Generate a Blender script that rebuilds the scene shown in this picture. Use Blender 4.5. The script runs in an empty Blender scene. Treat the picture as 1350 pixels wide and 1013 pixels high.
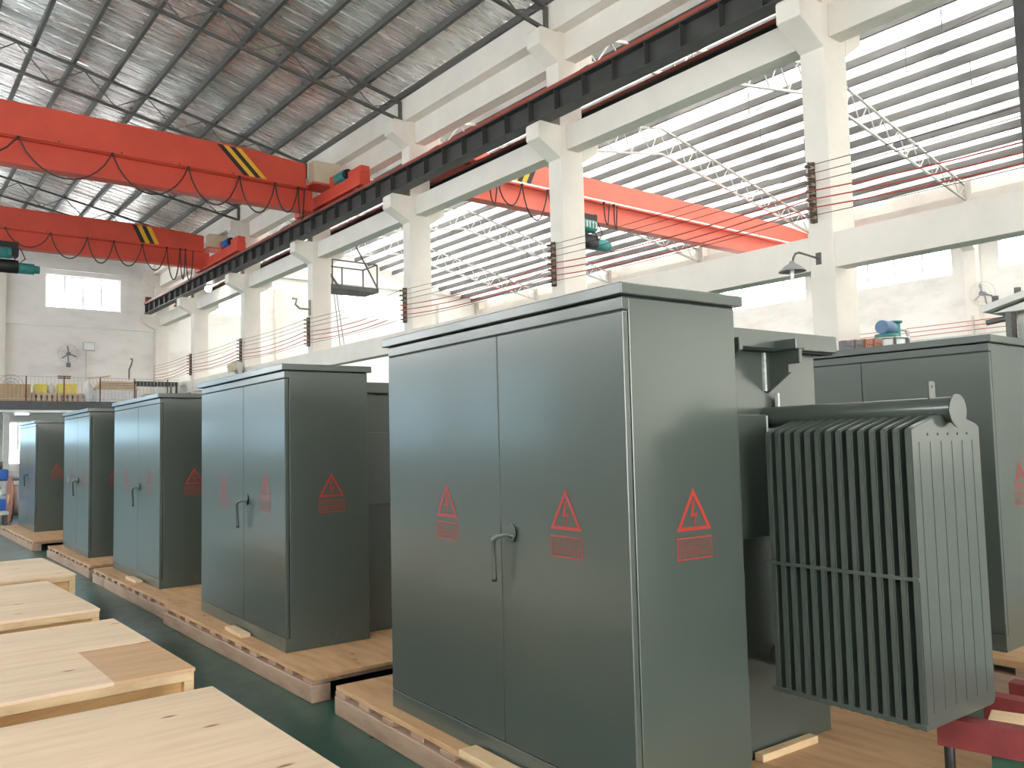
import bpy, bmesh, math, random
from mathutils import Matrix, Vector
random.seed(7)
SC = bpy.context.scene
COL = SC.collection

# ------------------------------------------------------------------ camera, sky, exposure
F_PX, YAW, PITCH, ROLL, CAM_Z = 1097.26, 0.6681, 0.06918, -0.0237, 1.494
def make_camera():
    fw = Vector((math.sin(YAW)*math.cos(PITCH), math.cos(YAW)*math.cos(PITCH), math.sin(PITCH)))
    r0 = Vector((math.cos(YAW), -math.sin(YAW), 0)); u0 = r0.cross(fw)
    r = r0*math.cos(ROLL) + u0*math.sin(ROLL); u = -r0*math.sin(ROLL) + u0*math.cos(ROLL)
    cd = bpy.data.cameras.new('camera'); cd.sensor_fit = 'HORIZONTAL'; cd.sensor_width = 36.0
    cd.lens = F_PX/1350*36; cd.clip_end = 300; cd.clip_start = 0.05
    o = bpy.data.objects.new('camera', cd); COL.objects.link(o)
    m = Matrix((r, u, -fw)).transposed().to_4x4(); m.translation = (0, 0, CAM_Z); o.matrix_world = m
    SC.camera = o
make_camera()
SKY_STRENGTH = 5.2
w = bpy.data.worlds.new('overcast'); SC.world = w; w.use_nodes = True
bg = w.node_tree.nodes['Background']; bg.inputs[0].default_value = (1.0, 0.978, 0.95, 1); bg.inputs[1].default_value = SKY_STRENGTH
vs = SC.view_settings
SC.display_settings.display_device = 'sRGB'
vs.view_transform = 'Standard'; vs.look = 'None'; vs.gamma = 1.0; vs.use_curve_mapping = False; vs.exposure = 1.46
SC.cycles.max_bounces = 10; SC.cycles.diffuse_bounces = 6; SC.cycles.glossy_bounces = 4
SC.cycles.transparent_max_bounces = 12; SC.cycles.sample_clamp_indirect = 12
SC.cycles.use_denoising = True

# ------------------------------------------------------------------ materials
def nd(nt, kind, **kw):
    n = nt.nodes.new(kind)
    for k, v in kw.items():
        if k in n.inputs: n.inputs[k].default_value = v
        else: setattr(n, k, v)
    return n
def base(name):
    m = bpy.data.materials.new(name); m.use_nodes = True
    return m, m.node_tree, m.node_tree.nodes['Principled BSDF']
def mapped(nt, scale, rot=(0, 0, 0), src='Position'):
    if src == 'Position': c = nt.nodes.new('ShaderNodeNewGeometry').outputs['Position']
    else: c = nt.nodes.new('ShaderNodeTexCoord').outputs['Object']
    mp = nt.nodes.new('ShaderNodeMapping'); mp.inputs['Scale'].default_value = scale; mp.inputs['Rotation'].default_value = rot
    nt.links.new(c, mp.inputs['Vector']); return mp.outputs['Vector']
def ramp(nt, fac, stops):
    r = nt.nodes.new('ShaderNodeValToRGB'); e = r.color_ramp.elements
    while len(e) < len(stops): e.new(0.5)
    for el, (p, c) in zip(e, stops): el.position = p; el.color = (*c, 1)
    nt.links.new(fac, r.inputs[0]); return r.outputs[0]
def noise(nt, vec, scale=5, detail=4, rough=0.55):
    n = nd(nt, 'ShaderNodeTexNoise', Scale=scale, Detail=detail, Roughness=rough); nt.links.new(vec, n.inputs['Vector']); return n.outputs[0]
def bump(nt, b, height, strength, dist=0.01):
    bn = nd(nt, 'ShaderNodeBump', Strength=strength, Distance=dist); nt.links.new(height, bn.inputs['Height']); nt.links.new(bn.outputs[0], b.inputs['Normal'])
def paint(name, c, rough=0.4, var=0.12, scale=3.0, bstr=0.05, bscale=60, metal=0.0, spec=0.5, coat=0.0, stretch=(1, 1, 1)):
    m, nt, b = base(name)
    v = mapped(nt, stretch)
    f = noise(nt, v, scale, 5, 0.6)
    lo = tuple(x*(1-var) for x in c); hi = tuple(min(1, x*(1+var)) for x in c)
    nt.links.new(ramp(nt, f, [(0.3, lo), (0.7, hi)]), b.inputs['Base Color'])
    b.inputs['Roughness'].default_value = rough; b.inputs['Metallic'].default_value = metal
    b.inputs['Specular IOR Level'].default_value = spec; b.inputs['Coat Weight'].default_value = coat; b.inputs['Coat Roughness'].default_value = 0.12
    if bstr: bump(nt, b, noise(nt, v, bscale, 2), bstr, 0.004)
    return m
def plain(name, c, rough=0.5, metal=0.0, emit=None, spec=0.5):
    m, nt, b = base(name)
    v = mapped(nt, (1, 1, 1)); f = noise(nt, v, 9, 3)
    nt.links.new(ramp(nt, f, [(0.3, tuple(x*.93 for x in c)), (0.7, tuple(min(1, x*1.06) for x in c))]), b.inputs['Base Color'])
    b.inputs['Roughness'].default_value = rough; b.inputs['Metallic'].default_value = metal; b.inputs['Specular IOR Level'].default_value = spec
    if emit: b.inputs['Emission Color'].default_value = (*c, 1); b.inputs['Emission Strength'].default_value = emit
    return m
def wood(name, light, dark, knot, stretch, rough=0.6, knots=True, amount=0.55):
    m, nt, b = base(name)
    v = mapped(nt, stretch); v2 = mapped(nt, (1, 1, 1))
    warp = noise(nt, mapped(nt, tuple(s*0.35 for s in stretch)), 2.2, 3)
    g = noise(nt, v, 3.0, 6, 0.62)
    c1 = ramp(nt, g, [(0.30, dark), (amount, light), (0.8, tuple(min(1, x*1.06) for x in light))])
    c2 = ramp(nt, warp, [(0.38, tuple(x*0.80 for x in light)), (0.62, light)])
    mx = nd(nt, 'ShaderNodeMix', data_type='RGBA', blend_type='MULTIPLY'); mx.inputs[0].default_value = 0.55
    nt.links.new(c1, mx.inputs[6]); nt.links.new(c2, mx.inputs[7]); out = mx.outputs[2]
    if knots:
        vo = nd(nt, 'ShaderNodeTexVoronoi', Scale=1.0, voronoi_dimensions='2D'); nt.links.new(mapped(nt, tuple(s**0.5*1.25 for s in stretch)), vo.inputs['Vector'])
        k = ramp(nt, vo.outputs['Distance'], [(0.015, (1, 1, 1)), (0.04, (0, 0, 0))])
        m2 = nd(nt, 'ShaderNodeMix', data_type='RGBA'); nt.links.new(k, m2.inputs[0]); nt.links.new(out, m2.inputs[6]); m2.inputs[7].default_value = (*knot, 1); out = m2.outputs[2]
    nt.links.new(out, b.inputs['Base Color']); b.inputs['Roughness'].default_value = rough
    bump(nt, b, g, 0.12, 0.004)
    return m
M = {}
# grey-green enamel of the transformer cabinets, glossy with slight orange peel
M['enamel'] = paint('grey_green_enamel', (0.052, 0.066, 0.057), 0.28, 0.06, 1.5, 0.035, 90, 0, 0.6, 0.35)
M['enamel_dark'] = paint('grey_green_enamel_inside', (0.045, 0.055, 0.048), 0.6, 0.05, 2)
M['seam'] = plain('dark_rubber_seam', (0.012, 0.013, 0.013), 0.8)
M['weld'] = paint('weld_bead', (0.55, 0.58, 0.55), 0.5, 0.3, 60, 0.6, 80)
M['sign_red'] = plain('red_stencil_paint', (0.33, 0.025, 0.016), 0.45)
M['black'] = plain('black_plastic', (0.012, 0.012, 0.013), 0.45)
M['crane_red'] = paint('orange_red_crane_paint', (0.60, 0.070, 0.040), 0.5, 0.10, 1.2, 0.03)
M['crane_red_far'] = paint('glare_paled_crane_red', (0.80, 0.16, 0.11), 0.5, 0.08, 1.2, 0.03)  # crane red lightened, glare and haze of the right bay painted in
M['stripe_black'] = plain('black_hazard_stripe', (0.02, 0.02, 0.02), 0.5)
M['stripe_yellow'] = plain('yellow_hazard_stripe', (0.80, 0.42, 0.03), 0.5)
M['girder'] = paint('dark_grey_girder_paint', (0.045, 0.044, 0.042), 0.5, 0.2, 2, 0.05)
M['rail_red'] = paint('red_brown_rail_paint', (0.32, 0.055, 0.035), 0.55, 0.2, 4)
M['steel'] = paint('grey_steel_paint', (0.095, 0.092, 0.086), 0.5, 0.25, 5)
M['steel_light'] = paint('light_grey_steel', (0.52, 0.52, 0.50), 0.5, 0.15, 5)
M['purlin_dark'] = paint('galvanised_purlin', (0.080, 0.078, 0.072), 0.5, 0.25, 2, 0.0, stretch=(1, 0.2, 1))
M['purlin_far'] = paint('grey_purlin', (0.135, 0.133, 0.127), 0.55, 0.25, 2, 0.0, stretch=(1, 0.2, 1))
M['teal'] = paint('teal_motor_paint', (0.035, 0.22, 0.21), 0.45, 0.15, 6)
M['blue'] = paint('blue_machine_paint', (0.02, 0.11, 0.42), 0.45, 0.2, 6)
M['beige'] = paint('beige_box_paint', (0.52, 0.44, 0.32), 0.5, 0.06, 3)
M['cable'] = plain('brown_black_cable', (0.06, 0.025, 0.022), 0.6)
M['wire_red'] = plain('red_bare_wire', (0.45, 0.06, 0.05), 0.5)
M['insulator'] = paint('weathered_insulator', (0.30, 0.24, 0.18), 0.5, 0.4, 30)
M['bracket'] = paint('grey_brown_bracket', (0.10, 0.075, 0.06), 0.7, 0.4, 20)
M['rust'] = paint('rust_brown', (0.16, 0.05, 0.035), 0.7, 0.35, 12, 0.3, 40)
M['oxide_red'] = paint('red_oxide_primer', (0.17, 0.022, 0.022), 0.6, 0.25, 8, 0.2, 60)
M['green_steel'] = paint('green_steel_paint', (0.025, 0.075, 0.045), 0.5, 0.3, 12)
M['white_paint'] = plain('white_enamel', (0.80, 0.82, 0.82), 0.4)
M['pale_grey'] = paint('pale_grey_tank_paint', (0.48, 0.49, 0.45), 0.4, 0.06, 3)
M['lamp_grey'] = plain('grey_enamel_shade', (0.30, 0.29, 0.29), 0.4)
M['bulb'] = plain('lit_bulb', (1, 0.97, 0.9), 0.5, 0, 14)
M['tube_light'] = plain('lit_fluorescent_tube', (0.95, 1, 1), 0.5, 0, 22)
M['cardboard'] = paint('brown_cardboard', (0.50, 0.34, 0.20), 0.8, 0.1, 4)
M['yellow'] = plain('yellow_plastic', (0.80, 0.66, 0.08), 0.5)
M['bag'] = paint('white_plastic_bag', (0.75, 0.76, 0.76), 0.5, 0.1, 6, 0.4, 12)
M['slat_tan'] = paint('tan_insulation_board', (0.60, 0.45, 0.30), 0.7, 0.1, 5)
M['blue_grey'] = paint('blue_grey_motor', (0.09, 0.17, 0.29), 0.5, 0.15, 6)
M['mezz_grey'] = paint('blue_grey_beam_paint', (0.085, 0.09, 0.10), 0.5, 0.15, 4)
M['copper'] = paint('copper_winding', (0.42, 0.17, 0.08), 0.4, 0.25, 20, 0, 60, 0.6)
M['fan_steel'] = plain('grey_fan_steel', (0.20, 0.21, 0.25), 0.4)
M['core_brown'] = paint('perforated_brown_steel', (0.36, 0.15, 0.09), 0.6, 0.25, 14)
M['core_grey'] = paint('perforated_grey_steel', (0.16, 0.15, 0.16), 0.6, 0.25, 14)
M['ply'] = wood('pale_plywood', (0.80, 0.67, 0.525), (0.72, 0.57, 0.42), (0.22, 0.08, 0.03), (0.7, 6.0, 6.0))
M['ply_tan'] = wood('tan_plywood', (0.66, 0.48, 0.31), (0.58, 0.40, 0.25), (0.22, 0.08, 0.03), (0.7, 6.0, 6.0))
M['ply_edge'] = wood('plywood_side', (0.74, 0.52, 0.28), (0.62, 0.38, 0.16), (0.3, 0.12, 0.05), (1.0, 4.0, 9.0), knots=False)
M['pallet_top'] = wood('pallet_plywood', (0.60, 0.42, 0.25), (0.46, 0.29, 0.15), (0.2, 0.09, 0.04), (5.0, 0.8, 5.0))
M['timber'] = wood('rough_pallet_timber', (0.50, 0.38, 0.29), (0.36, 0.24, 0.17), (0.14, 0.06, 0.03), (6.0, 0.9, 5.0))
M['batten'] = wood('fresh_pine_batten', (0.74, 0.60, 0.41), (0.66, 0.48, 0.30), (0.3, 0.14, 0.06), (3.0, 3.0, 8.0), knots=False)

def plaster():
    m, nt, b = base('white_limewash_plaster')
    v = mapped(nt, (0.35, 0.35, 0.9)); f = noise(nt, v, 1.3, 7, 0.65)
    c = ramp(nt, f, [(0.30, (0.68, 0.65, 0.61)), (0.48, (0.80, 0.775, 0.74)), (0.75, (0.86, 0.84, 0.81))])
    nt.links.new(c, b.inputs['Base Color']); b.inputs['Roughness'].default_value = 0.85; b.inputs['Specular IOR Level'].default_value = 0.25
    bump(nt, b, noise(nt, mapped(nt, (1, 1, 1)), 14, 5), 0.12, 0.01); return m
M['plaster'] = plaster()
M['concrete'] = paint('whitewashed_concrete', (0.745, 0.70, 0.64), 0.8, 0.05, 1.4, 0.12, 14, 0, 0.25)
def epoxy():
    m, nt, b = base('green_epoxy_floor')
    f = noise(nt, mapped(nt, (1, 1, 1)), 0.9, 6, 0.65); f2 = noise(nt, mapped(nt, (1, 1, 1)), 6, 4)
    c = ramp(nt, f, [(0.3, (0.018, 0.060, 0.050)), (0.6, (0.032, 0.095, 0.078)), (0.8, (0.07, 0.12, 0.105))])
    nt.links.new(c, b.inputs['Base Color'])
    r = nd(nt, 'ShaderNodeMapRange'); r.inputs[3].default_value = 0.22; r.inputs[4].default_value = 0.42; nt.links.new(f2, r.inputs[0]); nt.links.new(r.outputs[0], b.inputs['Roughness'])
    b.inputs['Specular IOR Level'].default_value = 0.5; bump(nt, b, f2, 0.03, 0.01); return m
M['floor'] = epoxy()
def foil():
    m, nt, b = base('silver_foil_roof_lining')
    f = noise(nt, mapped(nt, (0.35, 4.5, 0.35)), 1.2, 5, 0.6)
    f2 = noise(nt, mapped(nt, (0.16, 0.5, 0.2)), 1.0, 2, 0.5)
    c = ramp(nt, f2, [(0.35, (0.56, 0.53, 0.49)), (0.52, (0.82, 0.81, 0.79)), (0.68, (0.95, 0.95, 0.95))])
    nt.links.new(c, b.inputs['Base Color']); b.inputs['Metallic'].default_value = 0.72
    r = nd(nt, 'ShaderNodeMapRange'); r.inputs[3].default_value = 0.14; r.inputs[4].default_value = 0.40; nt.links.new(f, r.inputs[0]); nt.links.new(r.outputs[0], b.inputs['Roughness'])
    bump(nt, b, f, 0.55, 0.10); return m
M['foil'] = foil()
def translucent(nm, k, mixv):
    m = bpy.data.materials.new(nm); m.use_nodes = True; nt = m.node_tree; nt.nodes.clear()
    out = nt.nodes.new('ShaderNodeOutputMaterial'); t = nt.nodes.new('ShaderNodeBsdfTranslucent'); d = nt.nodes.new('ShaderNodeBsdfDiffuse'); mx = nt.nodes.new('ShaderNodeMixShader')
    f = noise(nt, mapped(nt, (0.5, 1.6, 0.5)), 0.8, 3)
    c = ramp(nt, f, [(0.3, (0.62*k, 0.61*k, 0.57*k)), (0.5, (0.90*k, 0.90*k, 0.88*k))]); nt.links.new(c, t.inputs[0]); d.inputs[0].default_value = (0.8, 0.8, 0.78, 1)
    mx.inputs[0].default_value = mixv; nt.links.new(t.outputs[0], mx.inputs[1]); nt.links.new(d.outputs[0], mx.inputs[2]); nt.links.new(mx.outputs[0], out.inputs[0]); return m
M['skylight'] = translucent('milky_translucent_roof_sheet', 0.71, 0.5)
M['skylight_grey'] = translucent('dirty_translucent_roof_sheet', 0.6, 0.62)
def glass(nm, c0, c1):
    m = bpy.data.materials.new(nm); m.use_nodes = True; nt = m.node_tree; nt.nodes.clear()
    out = nt.nodes.new('ShaderNodeOutputMaterial'); t = nt.nodes.new('ShaderNodeBsdfTransparent'); g = nt.nodes.new('ShaderNodeBsdfGlossy'); mx = nt.nodes.new('ShaderNodeMixShader')
    f = noise(nt, mapped(nt, (1, 1, 1)), 2, 3); c = ramp(nt, f, [(0.3, c0), (0.7, c1)]); nt.links.new(c, t.inputs[0]); g.inputs[1].default_value = 0.1
    mx.inputs[0].default_value = 0.06; nt.links.new(t.outputs[0], mx.inputs[1]); nt.links.new(g.outputs[0], mx.inputs[2]); nt.links.new(mx.outputs[0], out.inputs[0]); return m
M['glass'] = glass('dusty_window_glass', (0.86, 0.89, 0.90), (0.95, 0.97, 0.98))
M['glass_dim'] = glass('dimmed_window_glass', (0.46, 0.46, 0.43), (0.60, 0.60, 0.57))  # tint added to dim the daylight from the unseen front windows
M['glass_blue'] = glass('dimmed_bluish_window_glass', (0.34, 0.44, 0.50), (0.46, 0.57, 0.63))  # blue tint added to dim and cool the sky mirrored in the doors

# ------------------------------------------------------------------ helpers
def put(name, me, parent=None, loc=None, mtx=None):
    o = bpy.data.objects.new(name, me); COL.objects.link(o)
    if parent is not None: o.parent = parent
    if mtx is not None: o.matrix_local = mtx
    elif loc is not None: o.location = loc
    return o
def tag(o, label=None, cat=None, group=None, kind=None):
    if label: o['label'] = label
    if cat: o['category'] = cat
    if group: o['group'] = group
    if kind: o['kind'] = kind
    return o
def thing(name, label, cat, loc=(0, 0, 0), rz=0.0, group=None):
    o = bpy.data.objects.new(name, None); COL.objects.link(o); o.empty_display_size = 0.2
    o.location = loc; o.rotation_euler = (0, 0, rz); return tag(o, label, cat, group)
def struct(name, loc=(0, 0, 0)):
    o = bpy.data.objects.new(name, None); COL.objects.link(o); o.location = loc; o['kind'] = 'structure'; return o
def me_from(name, v, f, m, smooth=False):
    me = bpy.data.meshes.new(name); me.from_pydata(v, [], f); me.materials.append(M[m])
    bm = bmesh.new(); bm.from_mesh(me); bmesh.ops.recalc_face_normals(bm, faces=bm.faces); bm.to_mesh(me); bm.free()
    if smooth:
        for p in me.polygons: p.use_smooth = True
    me.update(); return me
_unit = {}
CUBE_V = [(x, y, z) for x in (-.5, .5) for y in (-.5, .5) for z in (-.5, .5)]
CUBE_F = [(0, 1, 3, 2), (4, 6, 7, 5), (0, 4, 5, 1), (2, 3, 7, 6), (0, 2, 6, 4), (1, 5, 7, 3)]
def unit(m):
    if m not in _unit: _unit[m] = me_from('unit_block_'+m, CUBE_V, CUBE_F, m)
    return _unit[m]
def bx(name, parent, m, a, b, bevel=0.0, seg=2):
    a, b = Vector(a), Vector(b); c = (a+b)/2; d = b-a
    d = Vector((abs(d.x), abs(d.y), abs(d.z)))
    if not bevel:
        o = put(name, unit(m), parent, c); o.scale = d; return o
    me = bpy.data.meshes.new(name); bm = bmesh.new()
    bmesh.ops.create_cube(bm, size=1); bmesh.ops.scale(bm, vec=d, verts=bm.verts)
    bmesh.ops.bevel(bm, geom=bm.edges[:], offset=bevel, segments=seg, affect='EDGES', profile=0.5)
    bm.to_mesh(me); bm.free(); me.materials.append(M[m]); return put(name, me, parent, c)
def frame_mtx(p, q, roll_up=(0, 0, 1)):
    p, q = Vector(p), Vector(q); z = (q-p); L = z.length; z.normalize(); up = Vector(roll_up)
    if abs(z.dot(up)) > 0.99: up = Vector((1, 0, 0))
    x = up.cross(z).normalized(); y = z.cross(x)
    m = Matrix((x, y, z)).transposed().to_4x4(); m.translation = (p+q)/2; return m, L
def bar(name, parent, m, p, q, wd, ht):
    mt, L = frame_mtx(p, q); return put(name, unit(m), parent, mtx=mt @ Matrix.Diagonal((wd, ht, L, 1)))
_cyl = {}
def cyl(name, parent, m, p, q, r, n=16, r2=None):
    k = (m, n, r2 is not None and round(r2/max(r, 1e-6), 3))
    if k not in _cyl:
        rr = 1.0 if r2 is None else r2/r
        v = [(math.cos(2*math.pi*i/n), math.sin(2*math.pi*i/n), -.5) for i in range(n)] + [(rr*math.cos(2*math.pi*i/n), rr*math.sin(2*math.pi*i/n), .5) for i in range(n)]
        f = [(i, (i+1) % n, n+(i+1) % n, n+i) for i in range(n)] + [tuple(range(n))[::-1], tuple(range(n, 2*n))]
        me = me_from('round_'+m, v, f, m)
        for p_ in me.polygons: p_.use_smooth = len(p_.vertices) == 4
        _cyl[k] = me
    mt, L = frame_mtx(p, q); return put(name, _cyl[k], parent, mtx=mt @ Matrix.Diagonal((r, r, L, 1)))
def prism(name, parent, m, poly, axis, lo, hi, bevel=0.0):
    def P(a, b, t):
        return (t, a, b) if axis == 'x' else ((a, t, b) if axis == 'y' else (a, b, t))
    n = len(poly); v = [P(a, b, lo) for a, b in poly] + [P(a, b, hi) for a, b in poly]
    f = [tuple(range(n)), tuple(range(n, 2*n))] + [(i, (i+1) % n, n+(i+1) % n, n+i) for i in range(n)]
    me = me_from(name, v, f, m)
    if bevel:
        bm = bmesh.new(); bm.from_mesh(me); bmesh.ops.bevel(bm, geom=bm.edges[:], offset=bevel, segments=2, affect='EDGES'); bm.to_mesh(me); bm.free()
    return put(name, me, parent)
def tube(name, parent, m, pts, r, res=2, smooth=True, cyclic=False):
    cu = bpy.data.curves.new(name, 'CURVE'); cu.dimensions = '3D'; cu.bevel_depth = r; cu.bevel_resolution = res; cu.use_fill_caps = True
    sp = cu.splines.new('POLY'); sp.points.add(len(pts)-1); sp.use_cyclic_u = cyclic; sp.use_smooth = smooth
    for i, p in enumerate(pts): sp.points[i].co = (*p, 1)
    cu.materials.append(M[m]); tmp = bpy.data.objects.new('tmp', cu); COL.objects.link(tmp)
    dg = bpy.context.evaluated_depsgraph_get(); me = bpy.data.meshes.new_from_object(tmp.evaluated_get(dg)); me.name = name
    bpy.data.objects.remove(tmp); bpy.data.curves.remove(cu)
    return put(name, me, parent)
def soup(name, parent, m, boxes, kind=None):
    v, f = [], []
    for a, b in boxes:
        k = len(v); a, b = Vector(a), Vector(b); c = (a+b)/2; d = b-a
        v += [(c.x+x*d.x, c.y+y*d.y, c.z+z*d.z) for x, y, z in CUBE_V]; f += [tuple(k+i for i in q) for q in CUBE_F]
    o = put(name, me_from(name, v, f, m), parent)
    if kind: o['kind'] = kind
    return o
def wall(name, m, axis, pos, thick, u0, u1, z0, z1, holes=()):
    us = sorted({u0, u1, *[h[0] for h in holes], *[h[1] for h in holes]}); zs = sorted({z0, z1, *[h[2] for h in holes], *[h[3] for h in holes]})
    bs = []
    for i in range(len(us)-1):
        for j in range(len(zs)-1):
            cu, cz = (us[i]+us[i+1])/2, (zs[j]+zs[j+1])/2
            if any(h[0] < cu < h[1] and h[2] < cz < h[3] for h in holes): continue
            if axis == 'x': bs.append(((pos, us[i], zs[j]), (pos+thick, us[i+1], zs[j+1])))
            else: bs.append(((us[i], pos, zs[j]), (us[i+1], pos+thick, zs[j+1])))
    o = soup(name, None, m, bs, 'structure'); return o
_win = [0]
def window(axis, pos, u0, u1, z0, z1, nu=4, fr=0.06, gm='glass'):
    _win[0] += 1; wd = struct('window_%d' % _win[0])
    def B(nm, m, ua, ub, za, zb, t):
        if axis == 'x': return bx(nm, wd, m, (pos-t, ua, za), (pos+t, ub, zb))
        return bx(nm, wd, m, (ua, pos-t, za), (ub, pos+t, zb))
    B('window_frame', 'white_paint', u0, u1, z0, z0+fr, .04); B('window_frame', 'white_paint', u0, u1, z1-fr, z1, .04)
    for i in range(nu+1):
        u = u0+(u1-u0-fr)*i/nu; B('mullion', 'white_paint', u, u+fr, z0+fr, z1-fr, .035)
    for i in range(nu):
        a = u0+(u1-u0-fr)*i/nu+fr; b = u0+(u1-u0-fr)*(i+1)/nu; B('pane', gm, a, b, z0+fr, z1-fr, .004)
    return wd

# ------------------------------------------------------------------ the hall
XL, XC, CW, XR = -8.4, 11.4, 0.63, 31.4           # left wall, column row and its depth, right wall
YB, YF = 42.9, -10.0                               # end wall, wall behind the camera
PY = lambda n: 6.62+6.0*n                          # near face of column n
fl = bx('floor', None, 'floor', (XL-.3, YF-.3, -.2), (XR+.3, YB+.3, 0)); fl['kind'] = 'structure'
bw_holes = [(6.68, 9.88, 8.17, 9.72), (13.6, 17.1, 8.40, 10.1), (21.7, 25.7, 8.85, 10.4), (-7.0, 4.2, 3.9, 6.6), (3.4, 8.0, 1.0, 2.9), (-7.0, 2.4, 1.9, 2.95), (0.2, 4.0, 8.17, 9.72)]  # openings left of the frame are added for the cabinet door reflections
wall('wall_back', 'plaster', 'y', YB, .3, XL-.3, XR+.3, 0, 13, bw_holes)
for h in bw_holes:
    window('y', YB+.15, *h, gm='glass_blue' if h[0] < 0 else 'glass')
lw_holes = [(y, y+5.0, 4.6, 8.0) for y in (-7, -1, 5, 11, 17, 23, 29, 35)] + [(y, y+4.8, 1.3, 3.6) for y in (17, 23, 29, 35)]  # unseen windows, invented to light the bay and shine in the doors
wall('wall_left', 'plaster', 'x', XL-.3, .3, YF, YB, 0, 13, lw_holes)
for h in lw_holes: window('x', XL-.15, *h, gm='glass_blue' if h[2] < 2 else 'glass')
rw_holes = [(PY(n)+1.0, PY(n)+5.4, 7.2, 8.5) for n in range(-2, 6)]
wall('wall_right', 'plaster', 'x', XR, .3, YF, YB, 0, 13, rw_holes)
for h in rw_holes: window('x', XR+.15, *h)
fw_holes = [(x, x+4.5, 5.6, 8.4) for x in (-7, -1, 5, 13.5, 19.5, 25.5)]+[(-4.0, 6.0, 0, 4.6), (12.5, 18, 0.9, 4.4), (19, 24.5, 0.9, 4.4)]  # unseen gate and windows, added for light from behind the camera
wall('wall_front', 'plaster', 'y', YF-.3, .3, XL-.3, XR+.3, 0, 13, fw_holes)
for h in fw_holes:
    if h[2] > 0: window('y', YF-.15, *h, gm='glass_dim')
# end wall mouldings: eaves beam, pilasters
tb = bx('trim_1', None, 'plaster', (XL, YB-.14, 9.95), (XC, YB, 10.35)); tb['kind'] = 'structure'
tb = bx('trim_2', None, 'plaster', (XC+CW, YB-.14, 10.7), (XR, YB, 11.0)); tb['kind'] = 'structure'
tb = bx('trim_3', None, 'plaster', (XL, YB-.16, 7.3), (XC, YB, 7.75)); tb['kind'] = 'structure'
for i, x in enumerate((4.7, 17.6, 28.0)):
    tb = bx('trim_%d' % (4+i), None, 'concrete', (x, YB-.3, 0), (x+.4, YB, 10.0)); tb['kind'] = 'structure'

# roofs ------------------------------------------------------------
def roof(name, xa, xr, xb, ze, zr, m_vis, purl_m, ph, spacing, seed, vis_sides):
    rt = struct(name); rnd = random.Random(seed)
    for side, (x0, x1) in enumerate(((xa, xr), (xr, xb))):
        za, zb = (ze, zr) if side == 0 else (zr, ze)
        L = math.hypot(x1-x0, zb-za); ang = math.atan2(zb-za, x1-x0); W = 0.9
        prof = [(0, .0), (.02, .035), (.06, .035), (.08, 0), (.44, 0), (.455, .022), (.485, .022), (.50, 0), (W, 0)]
        v = [(-L/2, y, z) for y, z in prof] + [(L/2, y, z) for y, z in prof]; n = len(prof)
        f = [(i, i+1, n+i+1, n+i) for i in range(n-1)]
        me = {k: me_from('roof_sheet', v, f, k) for k in ('foil', 'skylight', 'skylight_grey')}
        y = 3.0 if (vis_sides[side]) else 43.0
        yy = YF-.2
        # hidden stretch behind the camera, joined
        def sheet(y, k):
            o = put('roof_sheet', me[k], rt, ((x0+x1)/2, y, (za+zb)/2)); o.rotation_euler = (0, -ang, 0); return o
        while yy < YB:
            vis = yy > 2.0 and vis_sides[side]
            k = m_vis(rnd, yy, side)
            if vis: sheet(yy, k); yy += W
            else:
                o = put('roof_sheet', me[k], rt, ((x0+x1)/2, yy, (za+zb)/2)); o.rotation_euler = (0, -ang, 0); o.scale = (1, 3, 1); yy += 3*W
        np_ = int(abs(x1-x0)/spacing)
        for i in range(np_+1):
            x = (x1-.2-i*spacing) if side == 1 else (x0+.2+i*spacing)
            if x < x0 or x > x1: continue
            z = za+(zb-za)*(x-x0)/(x1-x0)-.02
            bx('purlin', rt, purl_m, (x-.03, YF, z-ph), (x+.03, YB-.02, z)); bx('purlin_lip', rt, purl_m, (x-.03, YF, z-ph-.008), (x+.06, YB-.02, z-ph))
    return rt
def left_mat(r, y, s): return 'foil'
def right_mat(r, y, s): return 'skylight_grey' if r.random() < 0.22 else 'skylight'
roof('ceiling', XL-.3, 1.6, 11.45, 10.85, 12.95, left_mat, 'purlin_dark', .15, .97, 3, (False, True))
roof('ceiling.001', 11.9, 21.7, XR+.3, 10.45, 12.50, right_mat, 'purlin_far', .22, .82, 5, (True, True))

# columns, corbels and concrete beams ------------------------------------
def column(n, y):
    c = struct('concrete_column', (XC, y, 0))
    bx('shaft', c, 'concrete', (0, 0, 0), (CW, .40, 10.7), .012)
    for z0, zs, zt, xl, xr in ((7.37, 7.69, 8.06, -.60, CW+.46), (9.43, 9.70, 10.08, -.52, CW+.36)):
        prism('corbel', c, 'concrete', [(0.005, z0), (xl, zs), (xl, zt-.06), (xl+.06, zt), (0.005, zt)], 'y', -.004, .404, .008)
        prism('corbel', c, 'concrete', [(CW-.005, z0), (CW-.005, zt), (xr-.05, zt), (xr, zt-.05), (xr, zs)], 'y', -.004, .404, .008)
    return c
for n in range(-1, 7): column(n, PY(n) if n < 6 else YB-.42)
for n in range(-1, 6):
    y0, y1 = PY(n)+.4, (PY(n+1) if n < 5 else YB-.42)
    for nm, a, b in (('concrete_beam', (XC+.16, y0, 7.57), (XC+.50, y1, 8.08)), ('concrete_beam', (XC+.18, y0, 9.52), (XC+.50, y1, 10.1)),
                     ('concrete_gutter', (XC-.10, y0-.4, 10.1), (XC+.62, y1, 10.74)), ('tie_beam', (XC+.02, y0, 3.98), (XC+.34, y1, 4.51))):
        o = bx(nm, None, 'concrete', a, b, .01); o['kind'] = 'structure'
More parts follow.
